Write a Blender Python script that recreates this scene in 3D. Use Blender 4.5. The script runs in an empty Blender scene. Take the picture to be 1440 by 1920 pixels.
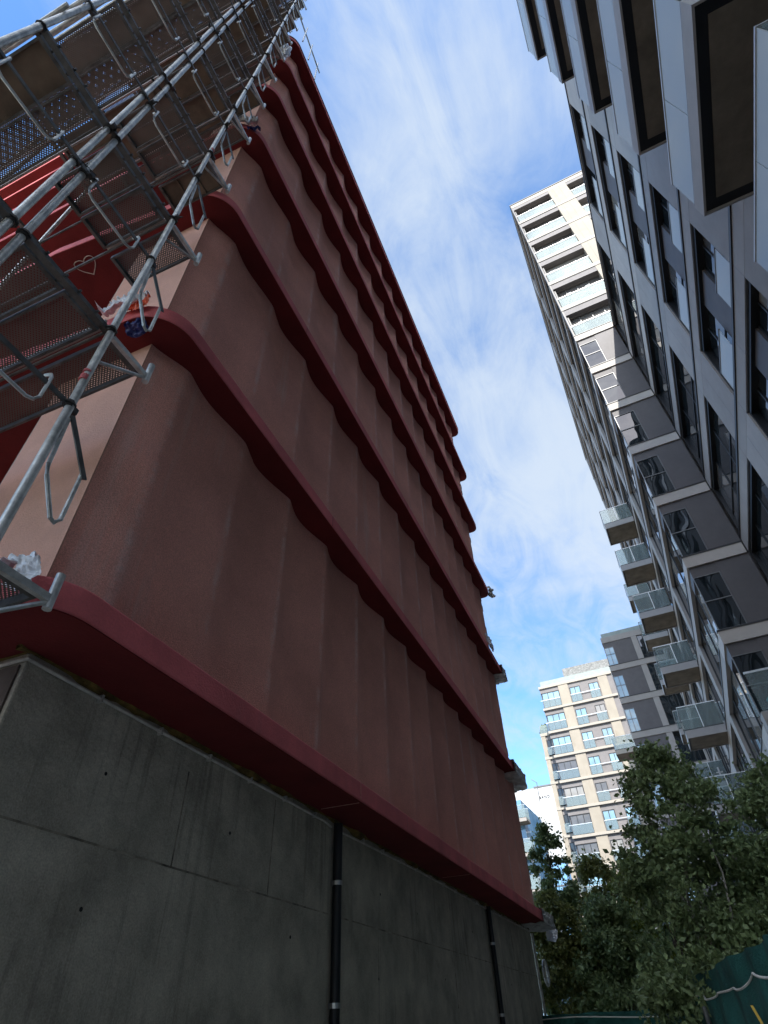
import bpy, math, random
import numpy as np
from mathutils import Vector, Matrix, noise
random.seed(7)
rng = np.random.default_rng(7)
R_ = math.radians
S = bpy.context.scene
COL = S.collection
GZ = 1.6                      # eye height above the ground

# ------------------------------------------------------------------ camera
cam_d = bpy.data.cameras.new("camera")
cam = bpy.data.objects.new("camera", cam_d); COL.objects.link(cam)
RX = (0.92261102, -0.28276555, -0.26235956)
RY = (0.38437851, 0.61703837, 0.6866708)
RZ = (-0.03228093, -0.73437544, 0.67797541)
m = Matrix.Identity(4)
for i, row in enumerate((RX, RY, RZ)):
    m[i][0] = row[0]; m[i][1] = -row[1]; m[i][2] = -row[2]
m[2][3] = GZ
cam.matrix_world = m
cam_d.sensor_fit = 'HORIZONTAL'
cam_d.angle_x = 2*math.atan(720/1073.22)
cam_d.clip_end = 3000; cam_d.clip_start = 0.05
S.camera = cam

# ------------------------------------------------------------------ light
SUN = Vector((1.0, -4.8, 4.9)).normalized()
world = bpy.data.worlds.new("World"); S.world = world; world.use_nodes = True
wn, wl = world.node_tree.nodes, world.node_tree.links
wn.clear()
def N(nodes, typ, **kw):
    n = nodes.new(typ)
    for k, v in kw.items(): setattr(n, k, v)
    return n
sky = N(wn, 'ShaderNodeTexSky', sky_type='NISHITA', sun_disc=False)
sky.sun_elevation = math.asin(SUN.z)
sky.sun_rotation = math.atan2(SUN.x, SUN.y)
sky.air_density = 1.0; sky.dust_density = 0.6; sky.ozone_density = 2.5
tc = N(wn, 'ShaderNodeTexCoord')
sep = N(wn, 'ShaderNodeSeparateXYZ'); wl.new(tc.outputs['Generated'], sep.inputs[0])
def M(op, a, b=None, c=None, nodes=wn, links=wl, clamp=False):
    n = N(nodes, 'ShaderNodeMath', operation=op); n.use_clamp = clamp
    for i, v in enumerate((a, b, c)):
        if v is None: continue
        if isinstance(v, (int, float)): n.inputs[i].default_value = v
        else: links.new(v, n.inputs[i])
    return n.outputs[0]
zc = M('MAXIMUM', sep.outputs[2], 0.12)
px = M('DIVIDE', sep.outputs[0], zc); py = M('DIVIDE', sep.outputs[1], zc)
comb = N(wn, 'ShaderNodeCombineXYZ'); wl.new(px, comb.inputs[0]); wl.new(py, comb.inputs[1])
def wnoise(scale, detail, rough, dist, off, stretch=(1,1,1)):
    mp = N(wn, 'ShaderNodeMapping'); mp.inputs[1].default_value = off; mp.inputs[3].default_value = stretch
    wl.new(comb.outputs[0], mp.inputs[0])
    t = N(wn, 'ShaderNodeTexNoise'); t.inputs['Scale'].default_value = scale
    t.inputs['Detail'].default_value = detail; t.inputs['Roughness'].default_value = rough
    t.inputs['Distortion'].default_value = dist
    wl.new(mp.outputs[0], t.inputs[0]); return t.outputs[0]
n1 = wnoise(1.5, 9, 0.58, 0.35, (3.1, 1.7, 0), (1.0, 0.75, 1))
n2 = wnoise(6.0, 9, 0.66, 1.0, (0.4, 5.2, 0), (1.3, 0.5, 1))
n3 = wnoise(0.75, 3, 0.5, 0.2, (8.3, 2.2, 0))
mix = M('ADD', M('MULTIPLY', n1, 0.62), M('ADD', M('MULTIPLY', n2, 0.34), M('MULTIPLY', n3, 0.35)))
# a broad bank of cirrus over the street
bx = M('SUBTRACT', px, 0.16); by = M('SUBTRACT', py, 1.35)
d2 = M('ADD', M('MULTIPLY', M('MULTIPLY', bx, bx), 3.2), M('MULTIPLY', M('MULTIPLY', by, by), 0.55))
bank = M('DIVIDE', 1.0, M('ADD', 1.0, M('MULTIPLY', d2, 2.4)))
mix = M('ADD', mix, M('MULTIPLY', bank, 0.15))
mr = N(wn, 'ShaderNodeMapRange', interpolation_type='SMOOTHSTEP')
mr.inputs[1].default_value = 0.555; mr.inputs[2].default_value = 0.90
mr.inputs[3].default_value = 0.02; mr.inputs[4].default_value = 0.88
wl.new(mix, mr.inputs[0])
hs = N(wn, 'ShaderNodeHueSaturation'); hs.inputs['Saturation'].default_value = 1.22; hs.inputs['Value'].default_value = 0.93
wl.new(sky.outputs[0], hs.inputs['Color'])
cm = N(wn, 'ShaderNodeMix', data_type='RGBA')
wl.new(mr.outputs[0], cm.inputs[0]); wl.new(hs.outputs[0], cm.inputs[6])
# cloud lit from the sun's side: brighter towards the sun behind the camera
dt = N(wn, 'ShaderNodeVectorMath', operation='DOT_PRODUCT'); dt.inputs[1].default_value = SUN
wl.new(tc.outputs['Generated'], dt.inputs[0])
gl_ = N(wn, 'ShaderNodeMapRange', interpolation_type='SMOOTHSTEP'); gl_.inputs[1].default_value = 0.72; gl_.inputs[2].default_value = 1.0
gl_.inputs[3].default_value = 1.0; gl_.inputs[4].default_value = 10.0
wl.new(dt.outputs['Value'], gl_.inputs[0])
cv = N(wn, 'ShaderNodeVectorMath', operation='SCALE'); cv.inputs[0].default_value = (1.85, 2.10, 2.40)
wl.new(gl_.outputs[0], cv.inputs['Scale']); 
wm = N(wn, 'ShaderNodeMix', data_type='RGBA', blend_type='MULTIPLY'); wm.inputs[7].default_value = (1.12, 1.0, 0.84, 1)
wf = M('MULTIPLY', M('SUBTRACT', gl_.outputs[0], 1.0), 0.3, clamp=True); wl.new(wf, wm.inputs[0])
wl.new(cv.outputs[0], wm.inputs[6]); wl.new(wm.outputs[2], cm.inputs[7])
bg = N(wn, 'ShaderNodeBackground'); bg.inputs[1].default_value = 0.105
wl.new(cm.outputs[2], bg.inputs[0])
wo = N(wn, 'ShaderNodeOutputWorld'); wl.new(bg.outputs[0], wo.inputs[0])
sd = bpy.data.lights.new("sun", 'SUN'); sd.energy = 2.0; sd.angle = R_(0.5); sd.color = (1, 0.96, 0.90)
so = bpy.data.objects.new("sun", sd); COL.objects.link(so)
so.rotation_euler = (-SUN).to_track_quat('-Z', 'Y').to_euler(); so.location = SUN*80
S.view_settings.view_transform = 'Standard'; S.view_settings.look = 'None'
S.view_settings.exposure = 1.95; S.view_settings.gamma = 1
try:
    S.cycles.max_bounces = 7; S.cycles.transparent_max_bounces = 14
    S.cycles.caustics_reflective = False; S.cycles.caustics_refractive = False
except Exception: pass

# ------------------------------------------------------------------ materials
MAT = {}
def mat(name, col, rough=0.7, metal=0.0, var=0.12, vscale=2.0, bump=0.0, bscale=60, col2=None, streak=None, spec=0.5, grain=0.0):
    """procedural surface: base colour varied by noise, optional vertical streaks and bump"""
    mt = bpy.data.materials.new(name); mt.use_nodes = True
    nd, lk = mt.node_tree.nodes, mt.node_tree.links
    p = nd['Principled BSDF']; p.inputs['Roughness'].default_value = rough; p.inputs['Metallic'].default_value = metal
    p.inputs['Specular IOR Level'].default_value = spec
    g = N(nd, 'ShaderNodeNewGeometry')
    t = N(nd, 'ShaderNodeTexNoise'); t.inputs['Scale'].default_value = vscale; t.inputs['Detail'].default_value = 6
    t.inputs['Roughness'].default_value = 0.62
    lk.new(g.outputs['Position'], t.inputs[0])
    c2 = col2 or tuple(min(1, c*(1+2.2*var)) for c in col)
    c1 = tuple(c*(1-var) for c in col)
    r = N(nd, 'ShaderNodeMapRange'); r.inputs[1].default_value = 0.34; r.inputs[2].default_value = 0.70
    lk.new(t.outputs[0], r.inputs[0])
    mx = N(nd, 'ShaderNodeMix', data_type='RGBA'); lk.new(r.outputs[0], mx.inputs[0])
    mx.inputs[6].default_value = (*c1, 1); mx.inputs[7].default_value = (*c2, 1)
    out = mx.outputs[2]
    if streak:
        scol, amt, sc, thr = streak
        mp = N(nd, 'ShaderNodeMapping'); mp.inputs[3].default_value = (sc, sc, sc*0.05)
        lk.new(g.outputs['Position'], mp.inputs[0])
        t2 = N(nd, 'ShaderNodeTexNoise'); t2.inputs['Scale'].default_value = 1; t2.inputs['Detail'].default_value = 5
        t2.inputs['Roughness'].default_value = 0.7
        lk.new(mp.outputs[0], t2.inputs[0])
        t3 = N(nd, 'ShaderNodeTexNoise'); t3.inputs['Scale'].default_value = 0.7; t3.inputs['Detail'].default_value = 3
        lk.new(g.outputs['Position'], t3.inputs[0])
        v = M('MULTIPLY_ADD', t3.outputs[0], 0.6, t2.outputs[0], nd, lk)
        r2 = N(nd, 'ShaderNodeMapRange'); r2.inputs[1].default_value = thr; r2.inputs[2].default_value = thr+0.16
        r2.inputs[4].default_value = amt
        lk.new(v, r2.inputs[0])
        m2 = N(nd, 'ShaderNodeMix', data_type='RGBA'); lk.new(r2.outputs[0], m2.inputs[0])
        lk.new(out, m2.inputs[6]); m2.inputs[7].default_value = (*scol, 1); out = m2.outputs[2]
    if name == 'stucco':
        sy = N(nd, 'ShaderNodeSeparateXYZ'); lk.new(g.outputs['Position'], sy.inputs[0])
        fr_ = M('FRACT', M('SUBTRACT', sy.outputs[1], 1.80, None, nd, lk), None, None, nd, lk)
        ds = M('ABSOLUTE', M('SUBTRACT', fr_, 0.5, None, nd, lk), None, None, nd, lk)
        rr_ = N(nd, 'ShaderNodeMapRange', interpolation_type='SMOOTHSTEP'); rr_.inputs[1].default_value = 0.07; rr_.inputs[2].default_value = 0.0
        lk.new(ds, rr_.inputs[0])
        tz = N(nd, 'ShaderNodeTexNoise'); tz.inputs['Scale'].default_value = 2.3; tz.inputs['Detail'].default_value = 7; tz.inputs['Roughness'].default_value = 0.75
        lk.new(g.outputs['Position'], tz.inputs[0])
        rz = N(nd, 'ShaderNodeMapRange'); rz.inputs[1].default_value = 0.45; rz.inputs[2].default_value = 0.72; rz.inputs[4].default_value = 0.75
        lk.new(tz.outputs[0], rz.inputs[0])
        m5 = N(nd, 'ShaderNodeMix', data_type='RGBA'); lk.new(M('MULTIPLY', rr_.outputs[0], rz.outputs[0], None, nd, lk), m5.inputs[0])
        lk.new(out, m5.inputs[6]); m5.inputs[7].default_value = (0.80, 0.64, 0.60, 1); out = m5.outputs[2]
    if grain:
        t4 = N(nd, 'ShaderNodeTexNoise'); t4.inputs['Scale'].default_value = 95; t4.inputs['Detail'].default_value = 2
        lk.new(g.outputs['Position'], t4.inputs[0])
        r4 = N(nd, 'ShaderNodeMapRange'); r4.inputs[1].default_value = 0.3; r4.inputs[2].default_value = 0.7
        r4.inputs[3].default_value = 1-grain; r4.inputs[4].default_value = 1+grain
        lk.new(t4.outputs[0], r4.inputs[0])
        m4 = N(nd, 'ShaderNodeMix', data_type='RGBA', blend_type='MULTIPLY'); m4.inputs[0].default_value = 1
        lk.new(out, m4.inputs[6]); lk.new(r4.outputs[0], m4.inputs[7]); out = m4.outputs[2]
    lk.new(out, p.inputs['Base Color'])
    if bump:
        b = N(nd, 'ShaderNodeBump'); b.inputs['Strength'].default_value = bump; b.inputs['Distance'].default_value = 0.02
        t5 = N(nd, 'ShaderNodeTexNoise'); t5.inputs['Scale'].default_value = bscale; t5.inputs['Detail'].default_value = 4
        lk.new(g.outputs['Position'], t5.inputs[0]); lk.new(t5.outputs[0], b.inputs['Height'])
        lk.new(b.outputs[0], p.inputs['Normal'])
    MAT[name] = mt; return mt

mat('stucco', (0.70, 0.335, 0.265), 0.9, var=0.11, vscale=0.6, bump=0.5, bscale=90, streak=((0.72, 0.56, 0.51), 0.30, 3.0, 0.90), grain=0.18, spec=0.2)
mat('ledge_red', (0.62, 0.15, 0.155), 0.8, var=0.14, vscale=1.6, bump=0.25, bscale=60, streak=((0.36, 0.14, 0.15), 0.35, 3.0, 0.95), grain=0.06, spec=0.25)
mat('soffit_shade_red', (0.15, 0.02, 0.02), 0.85, var=0.12, vscale=1.5, bump=0.2, grain=0.06, spec=0.2)  # ledge red darkened, the shade of the undersides is in the colour
mat('peach', (0.62, 0.355, 0.27), 0.9, var=0.08, vscale=1.2, bump=0.3, bscale=80, grain=0.06, spec=0.2)
mat('concrete_dark', (0.44, 0.41, 0.33), 0.9, var=0.2, vscale=2.2, bump=0.5, bscale=28, streak=((0.19, 0.17, 0.14), 0.6, 11.0, 0.85), grain=0.16, spec=0.2)
mat('concrete_raw', (0.20, 0.19, 0.17), 0.9, var=0.2, vscale=1.4, bump=0.3, bscale=30)
mat('front_shade_brown', (0.13, 0.10, 0.085), 0.9, var=0.3, vscale=3)  # base front, darkened in the colour to look shaded
mat('joint_dark', (0.24, 0.215, 0.17), 0.95, var=0.6, vscale=6)
mat('foam', (0.13, 0.085, 0.02), 0.95, var=0.5, vscale=9, bump=0.9, bscale=25)
mat('black_gap', (0.012, 0.012, 0.012), 0.8, var=0.2)
mat('black_pipe', (0.012, 0.012, 0.014), 0.45, var=0.2)
mat('conduit', (0.55, 0.52, 0.46), 0.6, var=0.2, vscale=7)
mat('clip_metal', (0.5, 0.5, 0.5), 0.35, metal=0.9)
mat('galv', (0.50, 0.51, 0.48), 0.42, metal=0.4, var=0.28, vscale=9, bump=0.15, bscale=40, streak=((0.14, 0.12, 0.09), 0.7, 9, 0.90))
mat('galv_dark', (0.10, 0.10, 0.092), 0.55, metal=0.5, var=0.35, vscale=8, streak=((0.07, 0.17, 0.11), 0.5, 6, 0.98))
mat('coupler', (0.055, 0.05, 0.045), 0.6, metal=0.5, var=0.4, vscale=20)
mat('plywood', (0.135, 0.098, 0.066), 0.85, var=0.25, vscale=3, bump=0.1)
mat('toe_wood', (0.62, 0.52, 0.46), 0.7, var=0.15, vscale=4)
mat('plastic_white', (0.78, 0.79, 0.82), 0.35, var=0.08, vscale=6)
mat('plastic_orange', (0.75, 0.10, 0.03), 0.4, var=0.15, vscale=6)
mat('plastic_blue', (0.02, 0.03, 0.16), 0.4, var=0.2, vscale=6)
mat('plastic_dusty', (0.46, 0.43, 0.40), 0.5, var=0.3, vscale=7)
mat('panel_light', (0.325, 0.30, 0.275), 0.7, var=0.05, vscale=1.6, grain=0.05, streak=((0.30, 0.28, 0.27), 0.4, 1.6, 0.98))
mat('panel_light_b', (0.365, 0.335, 0.305), 0.65, var=0.06, vscale=1.2, grain=0.05, streak=((0.27, 0.245, 0.23), 0.5, 1.8, 0.90))
mat('panel_light_c', (0.29, 0.268, 0.248), 0.7, var=0.06, vscale=1.4, grain=0.05, streak=((0.24, 0.22, 0.205), 0.5, 2.4, 0.90))
mat('band_light', (0.47, 0.43, 0.385), 0.7, var=0.05, vscale=1.6, grain=0.05, streak=((0.36, 0.33, 0.30), 0.4, 1.6, 0.95))
mat('panel_cool', (0.36, 0.345, 0.33), 0.55, var=0.05, vscale=2.0, grain=0.03)
mat('panel_char', (0.092, 0.083, 0.083), 0.6, var=0.07, vscale=2.2, grain=0.05)
mat('frame_black', (0.010, 0.010, 0.011), 0.45, var=0.2)
mat('frame_grey', (0.15, 0.15, 0.15), 0.45, metal=0.3, var=0.1)
mat('soffit_brown', (0.17, 0.145, 0.11), 0.85, var=0.2, vscale=2.0, streak=((0.11, 0.095, 0.07), 0.5, 2.0, 0.95), bump=0.1)
mat('beige', (0.345, 0.305, 0.245), 0.8, var=0.05, vscale=0.8, streak=((0.27, 0.22, 0.16), 0.5, 2.0, 0.92), grain=0.05)
mat('beige_band', (0.40, 0.36, 0.30), 0.75, var=0.04)
mat('taupe', (0.21, 0.195, 0.19), 0.8, var=0.06, vscale=1.5)
mat('render_white', (0.52, 0.52, 0.51), 0.8, var=0.03)
mat('brick_grey', (0.20, 0.20, 0.19), 0.85, var=0.3, vscale=5)
mat('green_parapet', (0.26, 0.31, 0.29), 0.5, var=0.1)
mat('alu', (0.62, 0.62, 0.62), 0.35, metal=0.7, var=0.08)
mat('asphalt', (0.34, 0.32, 0.29), 0.9, var=0.3, vscale=3, bump=0.3, bscale=80)
mat('sand', (0.24, 0.215, 0.18), 0.95, var=0.3, vscale=1.5, bump=0.5, bscale=20)
mat('bark_pale', (0.22, 0.195, 0.16), 0.8, var=0.35, vscale=12, bump=0.3)
mat('bark_dark', (0.07, 0.055, 0.04), 0.9, var=0.3, vscale=10, bump=0.4)
mat('net_green', (0.012, 0.085, 0.070), 0.8, var=0.25, vscale=4, bump=0.5, bscale=70)
mat('rope', (0.62, 0.60, 0.52), 0.8, var=0.1)
mat('teal', (0.03, 0.36, 0.30), 0.5, var=0.1)
mat('yellow', (0.55, 0.33, 0.03), 0.5, var=0.2)
mat('curtain', (0.62, 0.60, 0.55), 0.9, var=0.1, vscale=3)
mat('tape_red', (0.50, 0.10, 0.10), 0.6, var=0.3, vscale=20)
mat('letter', (0.05, 0.05, 0.06), 0.6)

def glass_dark(name, tint, refl=0.9, rough=0.02):
    mt = bpy.data.materials.new(name); mt.use_nodes = True
    nd, lk = mt.node_tree.nodes, mt.node_tree.links
    p = nd['Principled BSDF']; p.inputs['Base Color'].default_value = (*tint, 1)
    p.inputs['Roughness'].default_value = rough; p.inputs['Specular IOR Level'].default_value = refl
    g = N(nd, 'ShaderNodeNewGeometry')
    t = N(nd, 'ShaderNodeTexNoise'); t.inputs['Scale'].default_value = 0.7; lk.new(g.outputs['Position'], t.inputs[0])
    mx = N(nd, 'ShaderNodeMix', data_type='RGBA'); lk.new(t.outputs[0], mx.inputs[0])
    mx.inputs[6].default_value = (*[c*0.4 for c in tint], 1); mx.inputs[7].default_value = (*[c*1.7 for c in tint], 1)
    lk.new(mx.outputs[2], p.inputs['Base Color'])
    b = N(nd, 'ShaderNodeBump'); b.inputs['Strength'].default_value = 0.05; b.inputs['Distance'].default_value = 0.3
    t2 = N(nd, 'ShaderNodeTexNoise'); t2.inputs['Scale'].default_value = 0.9; t2.inputs['Detail'].default_value = 1
    lk.new(g.outputs['Position'], t2.inputs[0]); lk.new(t2.outputs[0], b.inputs['Height']); lk.new(b.outputs[0], p.inputs['Normal'])
    MAT[name] = mt
glass_dark('glass_win', (0.012, 0.016, 0.018), 0.9)
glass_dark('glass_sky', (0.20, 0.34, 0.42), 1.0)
glass_dark('glass_curtain', (0.24, 0.225, 0.20), 0.9)
glass_dark('glass_blind', (0.11, 0.105, 0.10), 0.9)
glass_dark('glass_blue', (0.16, 0.34, 0.55), 1.0, 0.06)
def glass_clear(name, tint, dens, spec=0.35):
    mt = bpy.data.materials.new(name); mt.use_nodes = True
    nd, lk = mt.node_tree.nodes, mt.node_tree.links; nd.remove(nd['Principled BSDF'])
    tr = N(nd, 'ShaderNodeBsdfTransparent'); tr.inputs[0].default_value = (0.86, 0.92, 0.91, 1)
    df = N(nd, 'ShaderNodeBsdfDiffuse'); df.inputs[0].default_value = (*tint, 1)
    gl = N(nd, 'ShaderNodeBsdfGlossy'); gl.inputs['Roughness'].default_value = 0.04; gl.inputs[0].default_value = (0.80, 0.82, 0.80, 1)
    m1 = N(nd, 'ShaderNodeMixShader'); m1.inputs[0].default_value = dens
    lk.new(tr.outputs[0], m1.inputs[1]); lk.new(df.outputs[0], m1.inputs[2])
    fr = N(nd, 'ShaderNodeFresnel'); fr.inputs[0].default_value = 1.5
    m2 = N(nd, 'ShaderNodeMixShader')
    f2 = M('MULTIPLY_ADD', fr.outputs[0], 0.85, 0.03, nd, lk); lk.new(f2, m2.inputs[0])
    lk.new(m1.outputs[0], m2.inputs[1]); lk.new(gl.outputs[0], m2.inputs[2])
    lk.new(m2.outputs[0], nd['Material Output'].inputs[0]); MAT[name] = mt
glass_clear('glass_rail', (0.36, 0.43, 0.42), 0.38)
glass_clear('glass_frost', (0.60, 0.62, 0.60), 0.74)
glass_clear('glass_grey', (0.22, 0.23, 0.24), 0.80)
glass_clear('glass_thin', (0.5, 0.6, 0.6), 0.22)
# perforated steel deck: round holes in a staggered grid
mt = bpy.data.materials.new('perforated'); mt.use_nodes = True
nd, lk = mt.node_tree.nodes, mt.node_tree.links
p = nd['Principled BSDF']; p.inputs['Base Color'].default_value = (0.13, 0.115, 0.10, 1); p.inputs['Metallic'].default_value = 0.35; p.inputs['Roughness'].default_value = 0.6
g = N(nd, 'ShaderNodeNewGeometry'); sp = N(nd, 'ShaderNodeSeparateXYZ'); lk.new(g.outputs['Position'], sp.inputs[0])
def MM(op, a, b=None, c=None): return M(op, a, b, c, nd, lk)
k = 1/0.026
u = MM('MULTIPLY', sp.outputs[0], k); v = MM('MULTIPLY', sp.outputs[1], k)
def dots(du):
    a = MM('SUBTRACT', MM('FRACT', MM('ADD', u, du)), 0.5); b = MM('SUBTRACT', MM('FRACT', MM('ADD', v, du)), 0.5)
    return MM('ADD', MM('MULTIPLY', a, a), MM('MULTIPLY', b, b))
d = MM('MINIMUM', dots(0.0), dots(0.5))
hole = MM('LESS_THAN', d, 0.034)
tn = N(nd, 'ShaderNodeTexNoise'); tn.inputs['Scale'].default_value = 3; lk.new(g.outputs['Position'], tn.inputs[0])
mx = N(nd, 'ShaderNodeMix', data_type='RGBA'); lk.new(tn.outputs[0], mx.inputs[0])
mx.inputs[6].default_value = (0.08, 0.065, 0.055, 1); mx.inputs[7].default_value = (0.22, 0.19, 0.165, 1); lk.new(mx.outputs[2], p.inputs['Base Color'])
tr = N(nd, 'ShaderNodeBsdfTransparent'); ms = N(nd, 'ShaderNodeMixShader')
lk.new(hole, ms.inputs[0]); lk.new(p.outputs[0], ms.inputs[1]); lk.new(tr.outputs[0], ms.inputs[2])
lk.new(ms.outputs[0], nd['Material Output'].inputs[0]); MAT['perforated'] = mt
def leafmat(name, a, b, trans=0.35):
    mt = bpy.data.materials.new(name); mt.use_nodes = True
    nd, lk = mt.node_tree.nodes, mt.node_tree.links; p = nd['Principled BSDF']
    p.inputs['Roughness'].default_value = 0.45; p.inputs['Specular IOR Level'].default_value = 0.4
    g = N(nd, 'ShaderNodeNewGeometry')
    t = N(nd, 'ShaderNodeTexNoise'); t.inputs['Scale'].default_value = 1.3; lk.new(g.outputs['Position'], t.inputs[0])
    f = M('ADD', M('MULTIPLY', g.outputs['Random Per Island'], 0.7, None, nd, lk), M('MULTIPLY', t.outputs[0], 0.45, None, nd, lk), None, nd, lk)
    mx = N(nd, 'ShaderNodeMix', data_type='RGBA'); lk.new(f, mx.inputs[0]); mx.clamp_factor = True
    mx.inputs[6].default_value = (*a, 1); mx.inputs[7].default_value = (*b, 1); lk.new(mx.outputs[2], p.inputs['Base Color'])
    tl = N(nd, 'ShaderNodeBsdfTranslucent'); lk.new(mx.outputs[2], tl.inputs[0])
    ms = N(nd, 'ShaderNodeMixShader'); ms.inputs[0].default_value = trans
    lk.new(p.outputs[0], ms.inputs[1]); lk.new(tl.outputs[0], ms.inputs[2]); lk.new(ms.outputs[0], nd['Material Output'].inputs[0]); MAT[name] = mt
leafmat('leaf_deep', (0.055, 0.092, 0.032), (0.28, 0.35, 0.15))
leafmat('leaf_olive', (0.07, 0.09, 0.022), (0.28, 0.29, 0.09))
leafmat('leaf_bright', (0.08, 0.13, 0.02), (0.27, 0.31, 0.06), 0.45)

# ------------------------------------------------------------------ mesh helpers
class MB:
    def __init__(s): s.v = []; s.f = []
    def add(s, vs, fs):
        o = len(s.v); s.v += [tuple(v) for v in vs]; s.f += [tuple(i+o for i in f) for f in fs]; return s
    def box(s, x0, x1, y0, y1, z0, z1):
        vs = [(x, y, z) for z in (z0, z1) for y in (y0, y1) for x in (x0, x1)]
        return s.add(vs, [(0,2,3,1), (4,5,7,6), (0,1,5,4), (2,6,7,3), (0,4,6,2), (1,3,7,5)])
    def tube(s, pts, r, n=8, closed=False):
        pts = [Vector(p) for p in pts]; rings = []
        up = Vector((0, 0, 1))
        m = len(pts)
        for i, p in enumerate(pts):
            if closed: t = pts[(i+1) % m]-pts[i-1]
            else: t = (pts[min(i+1, m-1)]-pts[max(i-1, 0)])
            t.normalize()
            a = t.cross(up if abs(t.dot(up)) < 0.95 else Vector((1, 0, 0))).normalized(); b = t.cross(a)
            rr = r[i] if isinstance(r, (list, tuple)) else r
            rings.append([p+a*rr*math.cos(2*math.pi*k/n)+b*rr*math.sin(2*math.pi*k/n) for k in range(n)])
        vs = [v for q in rings for v in q]; fs = []
        L = m if closed else m-1
        for i in range(L):
            j = (i+1) % m
            for k in range(n): fs.append((i*n+k, i*n+(k+1) % n, j*n+(k+1) % n, j*n+k))
        if not closed:
            fs.append(tuple(range(n))[::-1]); fs.append(tuple((m-1)*n+k for k in range(n)))
        return s.add(vs, fs)
    def prism(s, poly, z0, z1):
        n = len(poly)
        vs = [(x, y, z0) for x, y in poly]+[(x, y, z1) for x, y in poly]
        fs = [tuple(range(n))[::-1], tuple(range(n, 2*n))]+[(i, (i+1) % n, n+(i+1) % n, n+i) for i in range(n)]
        return s.add(vs, fs)
    def obox(s, c, ax, ay, az):
        """box at centre c with half axis vectors"""
        c, ax, ay, az = map(Vector, (c, ax, ay, az))
        vs = [c+ax*i+ay*j+az*k for k in (-1, 1) for j in (-1, 1) for i in (-1, 1)]
        return s.add(vs, [(0,2,3,1), (4,5,7,6), (0,1,5,4), (2,6,7,3), (0,4,6,2), (1,3,7,5)])
    def build(s, name, m, parent=None, smooth=False, bevel=0):
        me = bpy.data.meshes.new(name)
        o0 = BASE.get(parent.name, Vector((0, 0, 0))) if parent else Vector((0, 0, 0))
        vs = [(x-o0[0], y-o0[1], z-o0[2]) for x, y, z in s.v]
        me.from_pydata(vs, [], s.f); me.update()
        o = bpy.data.objects.new(name, me); COL.objects.link(o)
        me.materials.append(MAT[m] if isinstance(m, str) else m)
        if smooth:
            for p in me.polygons: p.use_smooth = True
            me.set_sharp_from_angle(angle=R_(38))
        if parent:
            o.parent = parent; BASE[o.name] = o0
        if bevel:
            b = o.modifiers.new('bevel', 'BEVEL'); b.width = bevel; b.segments = 2; b.limit_method = 'ANGLE'
        return o
BASE = {}
YAW = R_(-3.14543)
def thing(name, label, cat, base=(0, 0, 0), frame2=False, group=None):
    """Empty at the thing's base; its children are written in the coordinates of the street frame"""
    o = bpy.data.objects.new(name, None); COL.objects.link(o)
    b = Vector(base)
    if frame2: o.rotation_euler = (0, 0, YAW); o.location = Matrix.Rotation(YAW, 3, 'Z') @ b
    else: o.location = b
    o.empty_display_size = 0.5
    BASE[o.name] = b
    return tag(o, label, cat, group)
def tag(o, label, cat, group=None):
    o['label'] = label; o['category'] = cat
    if group: o['group'] = group
    return o
def structure(o): o['kind'] = 'structure'; return o
def f2(x, y, z=0): return Matrix.Rotation(YAW, 3, 'Z') @ Vector((x, y, z))

# ------------------------------------------------------------------ ground
structure(MB().add([(-900, -900, 0), (900, -900, 0), (900, 900, 0), (-900, 900, 0)], [(0, 1, 2, 3)]).build('ground', 'sand'))
structure(MB().add([(-3.1, -40, 0.004), (3.6, -40, 0.004), (3.4, 60, 0.004), (-3.1, 60, 0.004)], [(0, 1, 2, 3)]).build('path', 'asphalt'))

# ------------------------------------------------------------------ red building
LZ = [1.84, 4.96, 8.06, 11.2, 14.2, 17.02, 19.9]
LZ = [z+GZ for z in LZ]; LT = 0.19
red = thing('red_building', 'dark red building with fluted stucco side and rounded ledges on a bare concrete base', 'building', (-8, 9, 0))
XE, YN, YF = -2.64, 1.62, 16.85
def ledge_outline(g=0.0):
    pts = []
    r = 0.42
    cx, cy = XE-r, YN+r
    for k in range(0, 13):                       # near rounded corner
        a = R_(-90+90*k/12); pts.append((cx+(r-g)*math.cos(a), cy+(r-g)*math.sin(a)))
    r2 = 0.22
    cx, cy = XE-r2, YF-r2
    for k in range(0, 9):
        a = R_(0+90*k/8); pts.append((cx+(r2-g)*math.cos(a), cy+(r2-g)*math.sin(a)))
    pts += [(-14, YF-g), (-14, YN-0.15+g)]
    pts.append((-5.2, YN-0.15+g)); pts.append((-3.5, YN-0.02+g))
    return pts
AMP = [0.09, 0.08, 0.09, 0.10, 0.105, 0.11]
def ridge_x(y, am=0.15, eps=0.01):
    t = (y-2.32)
    if y < 2.32:
        q = (y-1.92)/0.40; return -3.02+0.135*(0.5*q+0.5*q*q*(3-2*q))
    if y < 3.32: am = am*0.6; eps = 0.03
    t = t-math.floor(t)
    s_ = math.sqrt(math.sin(math.pi*t)**2+eps)-math.sqrt(eps)
    return -2.885-am*s_-0.012*math.sin(2*math.pi*t)
ys = []
y = 1.92
while y < 16.6: ys.append(y); y += 0.04
ys.append(16.6)
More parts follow.
